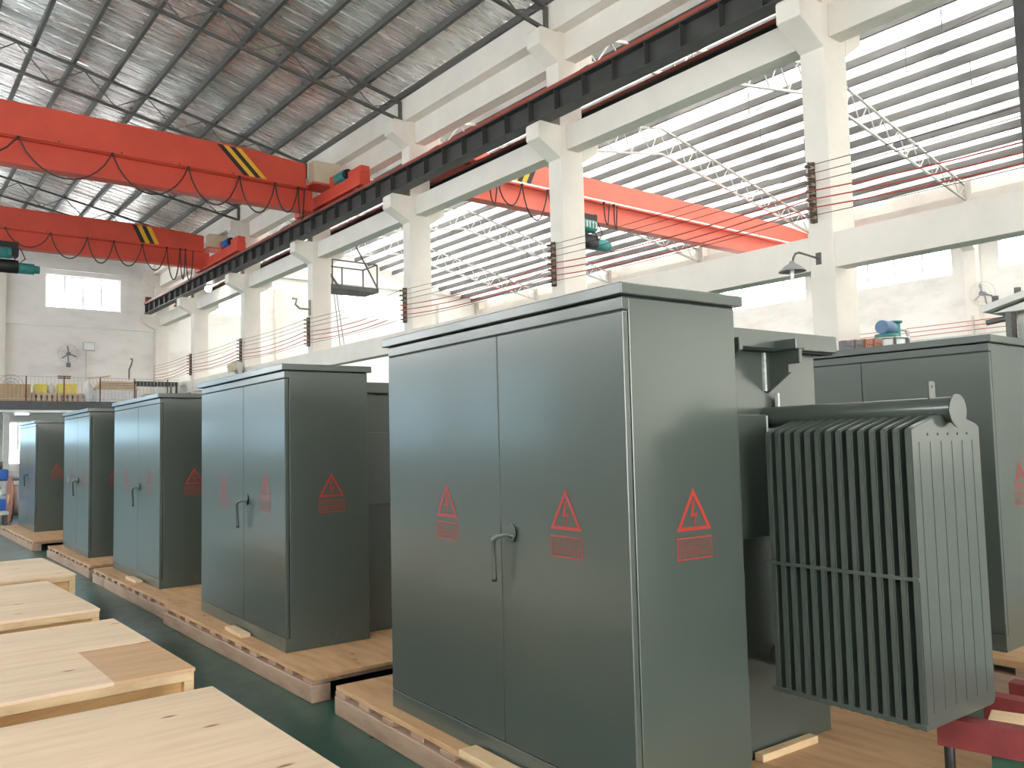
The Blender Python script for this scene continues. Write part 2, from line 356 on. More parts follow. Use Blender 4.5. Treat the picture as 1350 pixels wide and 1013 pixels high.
# far row on the right wall
for n in range(-1, 7):
    y = PY(n) if n < 6 else YB-.45
    c = struct('wall_pilaster', (XR, y, 0)); bx('shaft', c, 'concrete', (-.42, 0, 0), (0, .42, 10.4))
    prism('corbel', c, 'concrete', [(-.42, 7.9), (-.42, 8.5), (-.95, 8.5), (-.95, 8.25)], 'y', 0, .42)
o = bx('wall_beam', None, 'concrete', (XR-.36, YF, 9.0), (XR, YB, 9.95)); o['kind'] = 'structure'
o = bx('wall_beam', None, 'concrete', (XR-.30, YF, 8.55), (XR, YB, 8.98)); o['kind'] = 'structure'

# crane runway girders -----------------------------------------------
def runway(label, x, m, stiff, zb, zt):
    g = thing('crane_runway_girder', label, 'girder', (x, 0, zb))
    H = zt-zb
    bx('web', g, m, (-.012, YF, .02), (.012, YB-.65, H-.02)); bx('flange', g, m, (-.16, YF, 0), (.16, YB-.65, .022)); bx('flange', g, m, (-.16, YF, H-.05), (.16, YB-.65, H-.022)); bx('wear_plate', g, 'rail_red', (-.165, YF, H-.022), (.165, YB-.65, H+.045))
    y = 3.2
    while y < YB-.7 and stiff:
        bx('stiffener', g, m, (-.15, y, .022), (.15, y+.014, H-.05)); y += .81
    bx('crane_rail', g, 'rail_red', (-.035, YF, H), (.035, YB-.65, H+.07))
    bx('end_stop', g, 'rust', (-.12, YB-.9, H), (.12, YB-.7, H+.32))
    return g
runway('dark steel crane girder with red rail on the corbels facing the aisle', 10.95, 'girder', True, 8.06, 8.56)
runway('dark steel crane girder behind the column row, carrying the far bay crane', 12.36, 'girder', False, 8.06, 8.58)
runway('crane girder on corbels along the far right wall', 30.75, 'girder', False, 8.5, 8.80)

# roof trusses --------------------------------------------------------
def truss(label, xa, xr, xb, ze, zr, y, m, dep, npan, grp, rods=True):
    t = thing('roof_truss', label, 'truss', (0, y, 0), 0, grp)
    def zt(x): return (ze+(zr-ze)*(x-xa)/(xr-xa)) if x <= xr else (zr+(ze-zr)*(x-xr)/(xb-xr))
    A, R, B = (xa, 0, zt(xa)), (xr, 0, zr), (xb, 0, zt(xb))
    dn = lambda p, k=1.0: (p[0], 0, p[2]-dep*k)
    bar('top_chord', t, m, A, R, .07, .07); bar('top_chord', t, m, R, B, .07, .07)
    rl = lambda x: zt(x)-dep
    Rb = (xr, 0, zr-dep*1.7)
    bar('bottom_chord', t, m, dn(A), Rb, .07, .07); bar('bottom_chord', t, m, Rb, dn(B), .07, .07)
    def zbm(x):
        a = dn(A)[2] if x <= xr else dn(B)[2]; x0 = xa if x <= xr else xb; return a+(Rb[2]-a)*(x-x0)/(xr-x0)
    xs = [xa+(xb-xa)*i/npan for i in range(npan+1)]
    for i in range(npan):
        a, b = xs[i], xs[i+1]; c = (a+b)/2
        bar('web_bar', t, m, (a, 0, zt(a)-.03), (c, 0, zbm(c)+.03), .028, .028); bar('web_bar', t, m, (c, 0, zbm(c)+.03), (b, 0, zt(b)-.03), .028, .028)
    for x in (xa, xb): bar('end_post', t, m, (x, 0, zt(x)), (x, 0, zbm(x)), .08, .08)
    return t
ordn = ['nearest', 'second', 'third', 'fourth', 'fifth', 'sixth']
for n in range(0, 6):
    truss('grey angle-iron roof truss over the left bay, %s from the camera' % ordn[n], XL+.1, 1.6, 11.25, 10.66, 12.74, PY(n)+.2, 'steel', .50, 12, 'roof trusses of the left bay')
    truss('pale roof truss over the right bay behind the columns, %s from the camera' % ordn[n], 12.25, 21.7, XR-.45, 10.28, 12.24, PY(n)+.2, 'steel_light', .55, 20, 'roof trusses of the right bay')
br = thing('roof_bracing', 'thin sag rods hanging under the right bay roof near the top right', 'bracing', (0, 0, 0))
for xx, yy in ((21.0, 9.0), (22.4, 10.6), (24.0, 9.6), (25.6, 11.0), (21.4, 15.0), (23.4, 16.0), (25.0, 15.4)):
    zz = 12.2-.205*(xx-21.7) if xx > 21.7 else 12.1
    bar('sag_rod', br, 'steel', (xx, yy, zz), (xx, yy, zz-.7), .02, .02); bar('sag_rod', br, 'steel', (xx, yy, zz-.7), (xx+.9, yy-1.1, zz-.1), .02, .02)

# ------------------------------------------------------------------ overhead travelling cranes
def catenary(x0, x1, y, z, sag, n=12):
    return [(x0+(x1-x0)*t, y+.02*math.sin(t*9), z-sag*(1-(2*t-1)**2)**0.8) for t in [i/n for i in range(n+1)]]
def crane(label, y, xs, xe, zb, zt, red, stripe_x, loops, rail_m, boxed, trk, tr_y):
    c = thing('overhead_crane', label, 'crane', (0, y, 0)); zm = zb+.64
    tp = [(xs, zm), (xe, zm), (xe, zt-.12), (xe-1.6, zt), (xs, zt)]
    prism('box_girder', c, red, tp, 'y', 0, .52)
    bx('lower_web', c, red, (xs, .10, zb+.05), (xe+.25, .42, zm)); bx('bottom_flange', c, red, (xs, .06, zb), (xe+.25, .46, zb+.05)); bx('girder_lip', c, red, (xs, -.05, zm-.03), (xe, .57, zm))
    for k, x in enumerate(stripe_x[1]):
        s = stripe_x[0]; z0, z1 = zm+.06, zt-.04
        prism('hazard_stripe', c, ('stripe_black', 'stripe_yellow')[(k + (red == 'crane_red_far')) % 2], [(x, z1), (x+.17, z1), (x+.17+s, z0), (x+s, z0)], 'y', -.004, .002)
    bx('festoon_rail', c, rail_m, (xs, -.16, zm-.02), (xe, -.12, zm+.03))
    for x in [xs+1+1.45*i for i in range(int((xe-xs-1)/1.45))]: bx('rail_bracket', c, 'rust', (x, -.16, zm), (x+.04, .0, zm+.05))
    for a, b, sag in loops: tube('festoon_cable', c, 'cable', catenary(a, b, -.14, zm-.03, sag), .022, 1)
    for a, b, sag in loops: bx('cable_clip', c, 'black', (a-.03, -.17, zm-.09), (a+.03, -.11, zm-.01))
    # end truck on the aisle rail
    ta, tb_, zr = tr_y
    for x in trk:
        bx('end_truck', c, red, (x-.17, ta, zr+.06), (x+.17, tb_, zr+.42), .02)
        for yy in (ta+.35, tb_-.35): cyl('wheel', c, 'rust', (x-.09, yy, zr+.175), (x+.09, yy, zr+.175), .165, 16)
        bx('buffer', c, red, (x-.14, ta-.02, zr+.42), (x+.14, ta+.75, zr+.62), .015)
    if boxed:
        bx('control_box', c, 'beige', (xe+.06, -.45, zm+.12), (xe+.92, -.05, zt-.10), .02)
        bx('control_box_shelf', c, red, (xe, -.5, zm+.06), (xe+1.1, .3, zm+.12))
        cyl('travel_motor', c, 'teal' if boxed == 1 else 'blue', (10.86, ta+1.5, 9.24), (10.86, ta+.95, 9.24), .15, 16); cyl('motor_cap', c, 'black', (10.86, ta+.95, 9.24), (10.86, ta+.8, 9.24), .13, 16)
        bx('gearbox', c, red, (10.75, ta+1.5, 9.04), (11.05, ta+1.8, 9.36), .02)
    return c
L1 = [(0.2, 2.9, .75), (2.9, 5.0, .85), (5.0, 6.9, .9), (6.9, 8.3, .92), (8.3, 9.35, .95), (9.35, 10.05, .8), (10.05, 10.25, .95)]
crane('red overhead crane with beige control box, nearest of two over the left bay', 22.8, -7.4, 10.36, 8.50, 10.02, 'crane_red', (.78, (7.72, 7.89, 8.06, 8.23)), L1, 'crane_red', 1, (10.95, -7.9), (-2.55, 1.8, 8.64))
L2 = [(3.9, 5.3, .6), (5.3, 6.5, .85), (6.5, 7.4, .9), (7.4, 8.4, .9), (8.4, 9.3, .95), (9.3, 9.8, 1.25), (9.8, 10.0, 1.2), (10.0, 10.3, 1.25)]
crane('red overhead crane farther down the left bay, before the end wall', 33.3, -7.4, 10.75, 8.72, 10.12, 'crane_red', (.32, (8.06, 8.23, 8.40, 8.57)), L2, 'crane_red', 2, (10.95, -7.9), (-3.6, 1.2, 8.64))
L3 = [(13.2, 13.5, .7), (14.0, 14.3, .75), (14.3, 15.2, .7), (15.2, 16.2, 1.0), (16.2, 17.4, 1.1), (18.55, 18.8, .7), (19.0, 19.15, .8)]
crane('red overhead crane, glare painted into its colour, in the right bay seen between the columns', 18.7, 12.7, 30.3, 8.42, 9.78, 'crane_red_far', (-.30, (15.25, 15.42, 15.59, 15.76)), L3, 'white_paint', 0, (12.36, 30.75), (-1.8, 2.2, 8.66))

def hoist(label, loc, fins=True):
    h = thing('electric_hoist', label, 'hoist', loc)
    bx('trolley', h, 'black', (-.35, -.22, -.28), (.35, .22, .02), .02)
    for sx in (-.28, .28):
        for sy in (-.2, .2): cyl('trolley_wheel', h, 'rust', (sx, sy-.03, .18), (sx, sy+.03, .18), .085, 12)
    for sy in (-.245, .245): bx('side_plate', h, 'black', (-.33, sy-.01, -.25), (.33, sy+.01, .22))
    cyl('drum', h, 'black', (-.45, -.05, -.62), (.35, -.05, -.62), .24, 20)
    cyl('hoist_motor', h, 'teal', (.35, -.05, -.66), (.85, -.05, -.66), .19, 20); cyl('motor_cap', h, 'teal', (.85, -.05, -.66), (1.02, -.05, -.66), .14, 16)
    cyl('traverse_motor', h, 'teal', (-.5, -.30, -.2), (.1, -.30, -.2), .2, 20); cyl('end_bell', h, 'teal', (-.75, -.05, -.62), (-.45, -.05, -.62), .2, 20)
    for k in range(4): bx('cooling_fin', h, 'steel_light' if fins else 'teal', (-.4+k*.13, -.53, -.3), (-.36+k*.13, -.48, -.1))
    tube('pull_cable', h, 'cable', [(.4, -.2, .0), (.55, -.25, -.35), (.3, -.3, -.6), (.2, -.25, -.3)], .02, 1)
    return h
hoist('teal electric hoist under the far left crane at the left edge', (4.0, 33.56, 8.68), False)
hoist('teal electric hoist under the right bay crane beside the second column', (18.05, 18.96, 8.395))

# ------------------------------------------------------------------ transformer cabinets
def sign(parent, org, ua, sc=1.0, name='warning_sign'):
    """flat red stencil: triangle with bolt over a box with two lines of fine lettering; org = centre of triangle base, ua = 'x'/'y' direction of reading"""
    v, f = [], []
    def P(a, b):
        a *= sc; b *= sc
        return (org[0]-.0015, org[1]-a, org[2]+b) if ua == 'y' else (org[0]+a, org[1]-.0015, org[2]+b)
    def poly(pts):
        k = len(v); v.extend(P(*p) for p in pts); f.append(tuple(range(k, k+len(pts))))
    def ring(o, i):
        n = len(o)
        for k in range(n): poly([o[k], o[(k+1) % n], i[(k+1) % n], i[k]])
    ring([(-.094, 0), (.094, 0), (0, .157)], [(-.071, .013), (.071, .013), (0, .130)])
    poly([(.006, .108), (-.012, .062), (-.016, .050), (.004, .106-.01)]); poly([(.008, .110), (-.004, .062), (-.018, .050), (-.004, .106)])
    poly([(-.018, .050), (-.004, .062), (.022, .064), (.018, .054)]); poly([(.022, .064), (.014, .056), (.000, .034), (.006, .032)]); poly([(-.003, .037), (.011, .034), (.001, .016)])
    ring([(-.094, -.024), (.094, -.024), (.094, -.106), (-.094, -.106)], [(-.089, -.029), (.089, -.029), (.089, -.101), (-.089, -.101)])
    rn = random.Random(5)
    for row, n in ((-.046, 13), (-.068, 15), (-.087, 15)):
        for k in range(n):
            x = -.078+.156*k/(n-1)-.004
            for q in range(2):
                hh = .0018; yy = row+rn.uniform(-.006, .008); poly([(x, yy), (x+.006, yy), (x+.006, yy+hh), (x, yy+hh)])
            xx = x+rn.uniform(0, .006); poly([(xx, row-.007), (xx+.002, row-.007), (xx+.002, row+.009), (xx, row+.009)])
    me = bpy.data.meshes.new(name); me.from_pydata(v, [], f); me.materials.append(M['sign_red']); return put(name, me, parent)
def cabinet(label, x0, y0, a, W, zp=.1525, ztop=2.049, D=.607, tank=True, radiator=False, detail=True):
    c = thing('transformer_cabinet', label, 'transformer', (x0, y0, zp), -a, 'grey-green cabinet transformers')
    e = 'enamel'; o = zp
    zl, zd0, zd1 = ztop-.047-o, .245-o if zp < .2 else .10, ztop-.099-o
    split = W*.437
    bx('body', c, e, (.032, 0, 0), (D, W, zl), .004); bx('plinth', c, e, (0, 0, 0), (.036, W, zd0-.004), .003); bx('header', c, e, (0, 0, zd1+.006), (.036, W, zl), .003)
    bx('lid', c, e, (-.0245, -.0245, zl+.004), (D+.0245, W+.0245, ztop-o), .004); bx('lid_gasket', c, 'seam', (.005, .005, zl-.006), (D-.005, W-.005, zl+.006))
    bx('seam', c, 'seam', (.004, .002, zd1-.002), (.034, W-.002, zd1+.008))
    ds = [(0.0, split-.002), (split+.002, W)]
    for k, (ya, yb) in enumerate(ds):
        d = bx('door', c, e, (0, ya, zd0), (.028, yb, zd1), .004)
        cx, cy, cz = .014, (ya+yb)/2, (zd0+zd1)/2
        sy = (.345 if k == 0 else 1.218)*W/1.79
        sign(d, (0-cx, sy-cy, 1.152-o-cz), 'y', 1.0 if k == 0 else .97)
        if k == 0:
            hy = split-.08; hz = 1.105-o
            pl = cyl('escutcheon', d, e, (-cx-.004, hy-cy, hz+.012-cz), (-cx-.012, hy-cy, hz+.012-cz), .038, 20)
            P = [(-cx-.010, hy-cy-.02, hz-cz), (-cx-.035, hy-cy-.008, hz+.008-cz), (-cx-.055, hy-cy+.022, hz-.0-cz), (-cx-.060, hy-cy+.050, hz-.018-cz), (-cx-.056, hy-cy+.060, hz-.06-cz), (-cx-.048, hy-cy+.066, hz-.175-cz)]
            tube('handle', d, e, P, .0105, 3); cyl('handle_tip', d, 'black', P[-1], (P[-1][0], P[-1][1]+.001, P[-1][2]-.016), .0112, 10)
    if detail: sign(c, (.330, 0, 1.150-o), 'x')
    if detail:
        cyl('earth_bolt', c, e, (.36, -.012, .06), (.36, .0, .06), .018, 10)
    if not tank: return c
    T = .18; TW = W-.12
    bx('tank', c, e, (D, T, 0), (1.39, TW, 1.88-o), .006)
    bx('tank_cover', c, e, (D, T-.075, 1.870-o), (1.465, TW+.075, 1.948-o), .005)
    bx('side_box', c, e, (D, T-.05, 1.065-o), (.955, T, 1.585-o), .003)
    for zz in [1.075+.0215*i for i in range(24)] if radiator else []:
        pass
    if radiator:
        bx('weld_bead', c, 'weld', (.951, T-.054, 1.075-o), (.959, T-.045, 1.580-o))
        bx('cover_shadow_strip', c, 'seam', (D, T-.06, 1.862-o), (1.45, T+.01, 1.871-o))  # dark strip standing in for the shade under the overhanging cover
        # lifting lug: plate with a notch under the cover
        prism('lifting_lug', c, e, [(T, 1.68-o), (T, 1.90-o), (-.0, 1.90-o), (-.0, 1.80-o), (.055, 1.80-o), (.055, 1.765-o)][::1], 'x', 1.02, 1.045, .002)
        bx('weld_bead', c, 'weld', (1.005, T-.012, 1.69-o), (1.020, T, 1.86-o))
        bx('lug_cap', c, e, (1.0, -.002, 1.86-o), (1.065, .13, 1.905-o), .004)
        prism('lifting_lug', c, e, [(T, 1.80-o), (T, 1.90-o), (.055, 1.90-o), (.055, 1.85-o), (.11, 1.80-o)], 'x', .70, .725, .002)
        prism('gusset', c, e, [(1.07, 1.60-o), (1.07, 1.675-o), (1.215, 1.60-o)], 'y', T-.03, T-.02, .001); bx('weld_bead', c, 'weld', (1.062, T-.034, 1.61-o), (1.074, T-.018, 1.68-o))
        # radiator bank
        r = thing('tmp', None, None); r.name = 'radiator'; r.parent = c; r.location = (0, 0, 0)
        fin = [(.752, .487-o), (.752, 1.503-o), (.77, 1.512-o), (.93, 1.552-o), (1.10, 1.552-o), (1.225, 1.520-o), (1.238, 1.508-o), (1.238, .505-o), (1.22, .487-o)]
        n = 14; me = None
        for k in range(n):
            y = -.012-.0447*k
            if me is None:
                ob = prism('cooling_fin', r, e, fin, 'y', -.025, 0, .004); me = ob.data; ob.location = (0, y, 0)
            else: put('cooling_fin', me, r, (0, y, 0))
        yb = -.012-.0447*(n-1)-.025
        for q in range(6): bx('fin_rib', r, e, (.80+.075*q, yb-.0015, .54-o), (.816+.075*q, yb+.001, 1.46-o))
        for q in range(5): cyl('spot_weld', r, 'seam', (.86+.07*q, yb-.001, 1.485-o), (.86+.07*q, yb+.001, 1.485-o), .005, 8)
        bar('tie_bar', r, e, (.746, .0, .992-o), (.746, yb-.004, .992-o), .012, .012)
        for zz in (.50,): bar('tie_bar', r, e, (.752, .0, zz-o), (.752, yb, zz-o), .010, .016)
        cyl('header_pipe', r, e, (1.02, T, 1.572-o), (1.02, yb-.03, 1.572-o), .047, 24); cyl('header_pipe', r, e, (1.02, T, .55-o), (1.02, yb+.03, .55-o), .045, 24)
        cyl('pipe_cap', r, e, (1.02, yb-.028, 1.568-o), (1.02, yb-.034, 1.568-o), .060, 28)
        tab = prism('lifting_tab', r, e, [(.995, 1.61-o), (.995, 1.675-o), (1.0, 1.680-o), (1.032, 1.680-o), (1.037, 1.675-o), (1.037, 1.61-o)], 'y', yb+.055, yb+.063); cyl('tab_hole', r, 'black', (1.016, yb+.054, 1.66-o), (1.016, yb+.0565, 1.66-o), .006, 10)
    return c
cabinet('large grey-green transformer cabinet with finned radiator, nearest the camera', 2.126, 2.055, .043, 1.79, radiator=True)
cabinet('grey-green transformer cabinet second in the aisle row, directly left of the biggest one', 2.234, 5.276, .031, 1.87)
cabinet('grey-green transformer cabinet third in the aisle row', 2.335, 8.53, .011, 1.92)
cabinet('grey-green transformer cabinet fourth in the aisle row, with bluish shine on its doors', 2.339, 11.68, .011, 1.73)
cabinet('grey-green transformer cabinet last in the aisle row, at far left before the blue machines', 2.418, 16.25, .011, 1.92)
cabinet('grey-green transformer cabinet behind the finned radiator at the right edge', 5.150, 2.06, 0.0, 1.79, zp=.235, ztop=2.049)

# pallets ------------------------------------------------------------
def pallet(label, x0, y0, a, L, Wd=2.05, H=.1525):
    p = thing('wooden_pallet', label, 'pallet', (x0, y0, 0), -a, 'wooden pallets under the transformers')
    n = int(H/.15) or 1; h = H/n
    for lv in range(n):
        z = lv*h
        for x in (0, Wd/2-.06, Wd-.12): bx('bearer', p, 'timber', (x, 0, z), (x+.12, L, z+h*.66), .006)
        ns = int(L/.25)
        for i in range(ns):
            y = .02+(L-.14)*i/(ns-1); bx('cross_slat', p, 'timber', (0.004+.02*random.random(), y, z+h*.66), (Wd-.005, y+.12, z+h*.84), .003, 1)
        bx('top_panel', p, 'pallet_top', (0.012, -.004, z+h*.84), (Wd, L+.004, z+h), .002, 1)
    return p
pallet('wooden pallet under the nearest transformer cabinet', 2.01+.0, 1.40, .043, 2.98)
pallet('wooden pallet under the second transformer in the aisle row', 2.12, 4.632, .0, 2.99)
pallet('wooden pallet under the third transformer in the aisle row', 2.172, 7.655, .0, 2.96)
pallet('wooden pallet under the fourth transformer in the aisle row', 2.20, 10.93, .0, 2.75)
pallet('wooden pallet under the last transformer at the far left', 2.15, 14.58, .0, 3.67)
pallet('double stacked wooden pallet under the transformer at the right edge', 4.98, 1.55, 0.0, 2.9, 2.05, .235)
def block(label, x, y, z, rz, l, w_, h):
    b = bx('wood_block', None, 'batten', (-w_/2, -l/2, 0), (w_/2, l/2, h), .004); b.location = (x, y, z+h/2); b.rotation_euler = (0, 0, rz)
    tag(b, label, 'block', 'loose wood blocks on the pallets')
block('pale wood batten beside the nearest transformer tank under the radiator', 3.145, 2.155, .1525, -1.63, .37, .045, .032)
block('pale wood block on the pallet at the foot of the nearest cabinet doors', 2.105, 2.86, .1525, -.04, .38, .09, .028)
block('pale wood block on the pallet at the foot of the second cabinet doors', 2.212, 6.09, .1525, -.03, .36, .07, .028)
block('pale wood block on the pallet at the foot of the third cabinet doors', 2.29, 9.27, .1525, 0, .40, .07, .028)

# plywood crates ---------------------------------------------------------
def crate(label, xr, y0, y1, h, rz, split=False):
    c = thing('plywood_crate', label, 'crate', (xr, (y0+y1)/2, 0), rz, 'plywood crates along the aisle')
    L = (y1-y0)/2; W = 2.0; t = .018
    bx('side_panel', c, 'ply_edge', (-W+.03, -L+.03, .09), (-.03, -L+.03+t, h-t)); bx('side_panel', c, 'ply_edge', (-W+.03, L-.03-t, .09), (-.03, L-.03, h-t))
    bx('end_panel', c, 'ply_edge', (-.03-t, -L+.03+t, .09), (-.03, L-.03-t, h-t)); bx('end_panel', c, 'ply_edge', (-W+.03, -L+.03+t, .09), (-W+.03+t, L-.03-t, h-t))
    for sy in (-1, 1):
        bx('batten', c, 'batten', (-W, sy*L if sy < 0 else L-.03, h-t-.04), (0, sy*L+.03 if sy < 0 else L, h-t), .003)
        bx('corner_post', c, 'batten', (-.045, sy*L if sy < 0 else L-.03, .09), (0, sy*L+.03 if sy < 0 else L, h-t-.04), .003)
    bx('batten', c, 'batten', (-.03, -L+.03, h-t-.04), (0, L-.03, h-t), .003)
    for x in (-W+.1, -W/2, -.2): bx('skid', c, 'timber', (x, -L, 0), (x+.1, L, .09))
    if split:
        bx('lid_panel', c, 'ply', (-.34, -.03*L, h-t), (0.004, L+.004, h)); bx('lid_panel', c, 'ply_tan', (-.34, -L-.004, h-t), (.004, -.035*L, h-.002))
        bx('lid_panel', c, 'ply', (-W-.004, -L-.004, h-t), (-.3405, L+.004, h-.001))
    else: bx('lid_panel', c, 'ply', (-W-.004, -L-.004, h-t), (.004, L+.004, h), .002, 1)
    return c
crate('pale plywood crate with knotted lid in the bottom left corner, nearest', 1.20, 1.9, 3.6, .5, 0.0)
crate('plywood crate with a patched lid, second from the camera along the aisle', 1.235, 3.97, 5.44, .5, .01, True)
crate('plywood crate third from the camera along the aisle', 1.22, 5.86, 7.40, .5, .03)
crate('plywood crate farthest from the camera, last along the aisle', 1.43, 7.67, 9.06, .5, .02)

# red channel bars on a green trestle, bottom right --------------------------------
def channel(label, x, y, z, rz, L):
    c = bpy.data.objects.new('steel_channel', me_from('steel_channel', [p for yy in (0, -L) for p in [(0, yy, 0), (.075, yy, 0), (.075, yy, .012), (.014, yy, .012), (.014, yy, .088), (.075, yy, .088), (.075, yy, .10), (0, yy, .10)]],
        [(0, 1, 2, 3, 4, 5, 6, 7), (8, 9, 10, 11, 12, 13, 14, 15)] + [(i, (i+1) % 8, 8+(i+1) % 8, 8+i) for i in range(8)], 'oxide_red'))
    COL.objects.link(c); c.location = (x, y, z); c.rotation_euler = (0, 0, rz); return tag(c, label, 'channel', 'red oxide steel channels at bottom right')
channel('red oxide steel channel closest to the camera at bottom right', 3.11, 1.50, .36, .20, 1.1)
channel('red oxide steel channel behind the plywood scrap at bottom right', 3.50, 1.50, .36, .10, 1.1)
channel('red oxide steel channel, farthest of the three at bottom right', 3.74, 1.50, .36, .05, 1.1)
tr = thing('steel_trestle', 'green steel trestle carrying the red channels at bottom right', 'trestle', (3.05, .95, 0))
bx('top_rail', tr, 'green_steel', (.12, 0, .30), (1.1, .06, .36)); bx('top_rail', tr, 'green_steel', (-.02, -.5, .30), (1.1, -.44, .36))
for x in (.14, .28, .54, .80, 1.04):
    for yy in (0.005, -.495): bx('leg', tr, 'green_steel', (x, yy, 0), (x+.04, yy+.05, .30))
bx('cross_bar', tr, 'green_steel', (.14, .29, .30), (.70, .40, .36)); bx('leg', tr, 'green_steel', (.50, .29, 0), (.54, .33, .30))
sb = bx('wood_offcut', None, 'batten', (-.06, -.055, -.044), (.06, .055, .044), .003); sb.location = (3.335, 1.35, .4045); sb.rotation_euler = (0, 0, .3); tag(sb, 'short pale wood offcut wedged between the red channels at bottom right', 'offcut')
bl = cyl('hanging_bolt', None, 'black', (3.135, 1.47, .27), (3.135, 1.47, .37), .018, 12); tag(bl, 'black bolt hanging from the end of the closest red channel', 'bolt')

# ------------------------------------------------------------------ bus wires on column brackets
ZW = [4.78, 4.90, 5.03, 5.16, 5.29, 5.42, 5.55]
for n in range(-1, 6):
    b = thing('insulator_bracket', 'wire bracket with stacked insulators on the %s column from the camera' % ['unseen', 'nearest', 'second', 'third', 'fourth', 'fifth', 'sixth'][n+1], 'bracket', (XC, PY(n)+.24, 0), 0, 'bus wire brackets on the columns')
    bx('angle_post', b, 'bracket', (-.02, .0, 4.70), (0, .07, 5.64)); bx('angle_flange', b, 'bracket', (-.09, .055, 4.70), (0, .07, 5.64))
    for z in ZW:
        cyl('insulator', b, 'insulator', (-.02, .03, z), (-.10, .03, z), .034, 10); cyl('insulator_neck', b, 'bracket', (-.10, .03, z), (-.15, .03, z), .018, 10); bx('clamp', b, 'bracket', (-.19, .0, z-.02), (-.15, .06, z+.02)); bx('spacer', b, 'bracket', (-.08, .01, z+.045), (-.02, .05, z+.08))
for i, z in enumerate(ZW):
    pts = []
    for n in range(-1, 6):
        y = PY(n)+.27
        for k in range(8):
            t = k/8; pts.append((XC-.18, y+6*t, z-.10*4*t*(1-t)*(1.3 if i in (1, 2, 3) else .6)))
    pts.append((XC-.18, PY(6)+.0, z)); pts = [p for p in pts if p[1] < 42.4]
    o = tube('bus_wire', None, 'wire_red' if i in (1, 2, 3) else 'cable', pts, .011 if i in (1, 2, 3) else .006, 1)
    tag(o, ('red trolley wire strung along the columns, %s of three from below' % ['', 'first', 'second', 'third'][i]) if i in (1, 2, 3) else 'thin dark wire strung along the columns, %s from below among seven wires' % ['lowest', '', '', '', 'fifth', 'sixth', 'topmost'][i], 'wire', 'bus wires along the columns')
for i in range(3):
    o = tube('wall_wire', None, 'wire_red', [(XR-.5, -4, 5.05+.16*i), (XR-.5, 20, 5.05+.16*i), (XR-.5, 42, 5.05+.16*i)], .014, 1)
    tag(o, 'pink-red trolley wire along the far right wall, %s of three' % ['lowest', 'middle', 'topmost'][i], 'wire', 'trolley wires on the far wall')
for n in range(0, 5):
    o = bx('wire_bracket', None, 'steel_light', (-.04, -.025, -.35), (.04, .025, .35)); o.location = (XR-.47, PY(n)+.2, 5.2); tag(o, 'small wire bracket on the far right wall, pilaster %s from the camera' % ordn[n], 'bracket', 'wire brackets of the far wall')

# ------------------------------------------------------------------ lamps, fans, small wall items
lp = thing('gooseneck_lamp', 'grey dish lamp on a gooseneck arm from the nearest column', 'lamp', (XC, 6.87, 0))
bx('wall_plate', lp, 'steel', (-.02, -.04, 4.06), (0, .04, 4.24))
tube('arm', lp, 'steel', [(0, 0, 4.15), (-.35, 0, 4.17), (-.52, 0, 4.18), (-.62, 0, 4.15), (-.68, 0, 4.08), (-.70, 0, 4.0)], .016, 2)
me_v = []; prof = [(.03, 4.03), (.05, 3.99), (.12, 3.95), (.19, 3.88), (.195, 3.87), (.18, 3.875), (.11, 3.935), (.04, 3.97)]
NS = 24
for r_, z_ in prof: me_v += [(-.72+r_*math.cos(2*math.pi*k/NS), r_*math.sin(2*math.pi*k/NS), z_) for k in range(NS)]
put('shade', me_from('shade', me_v, [(i*NS+k, i*NS+(k+1) % NS, (i+1)*NS+(k+1) % NS, (i+1)*NS+k) for i in range(len(prof)-1) for k in range(NS)], 'lamp_grey', True), lp)
cyl('lamp_holder', lp, 'lamp_grey', (-.70, 0, 4.0), (-.72, 0, 3.93), .03, 12); cyl('bulb', lp, 'white_paint', (-.72, 0, 3.93), (-.73, 0, 3.74), .035, 12, .02)
def fan(label, loc, ax, r):
    f = thing('wall_fan', label, 'fan', loc, 0 if ax == 'y' else math.pi/2*-1)
    # blades in the local xz plane, facing local -y
    for rr, yy in ((r, 0), (r*.7, -.06), (r*.4, -.09), (r, .08)):
        tube('guard_ring', f, 'steel_light', [(rr*math.cos(2*math.pi*k/28), yy, rr*math.sin(2*math.pi*k/28)) for k in range(28)], .006, 1, True, True)
    for k in range(20):
        a = 2*math.pi*k/20; tube('guard_wire', f, 'steel_light', [(.08*math.cos(a), -.10, .08*math.sin(a)), (r*.6*math.cos(a), -.075, r*.6*math.sin(a)), (r*math.cos(a), 0, r*math.sin(a))], .003, 0)
    cyl('hub', f, 'fan_steel', (0, -.06, 0), (0, .22, 0), .085, 16)
    for k in range(3):
        a = math.pi/2+.15+k*2*math.pi/3; c, s = math.cos(a), math.sin(a)
        pts = [(.07*c-.03*s, -.02, .07*s+.03*c), (.07*c+.03*s, .02, .07*s-.03*c), (.82*r*c+.035*s, .03, .82*r*s-.035*c), (.88*r*c-.0*s, .01, .88*r*s), (.80*r*c-.03*s, -.02, .80*r*s+.03*c)]
        v = pts+[(x, y+.008, z) for x, y, z in pts]; put('blade', me_from('blade', v, [(0, 1, 2, 3, 4), (9, 8, 7, 6, 5)]+[(i, (i+1) % 5, 5+(i+1) % 5, 5+i) for i in range(5)], 'fan_steel'), f)
    bar('arm', f, 'fan_steel', (0, .2, 0), (.05, .25, -.45), .04, .04); bx('wall_plate', f, 'fan_steel', (-.05, .22, -.6), (.13, .30, -.38))
    return f
fan('grey caged wall fan on the end wall above the mezzanine', (7.62, YB-.32, 6.02), 'y', .42)
fan('pale caged wall fan on the far right wall beside the grey tank', (XR-.75, 12.35, 6.25), 'x', .42)
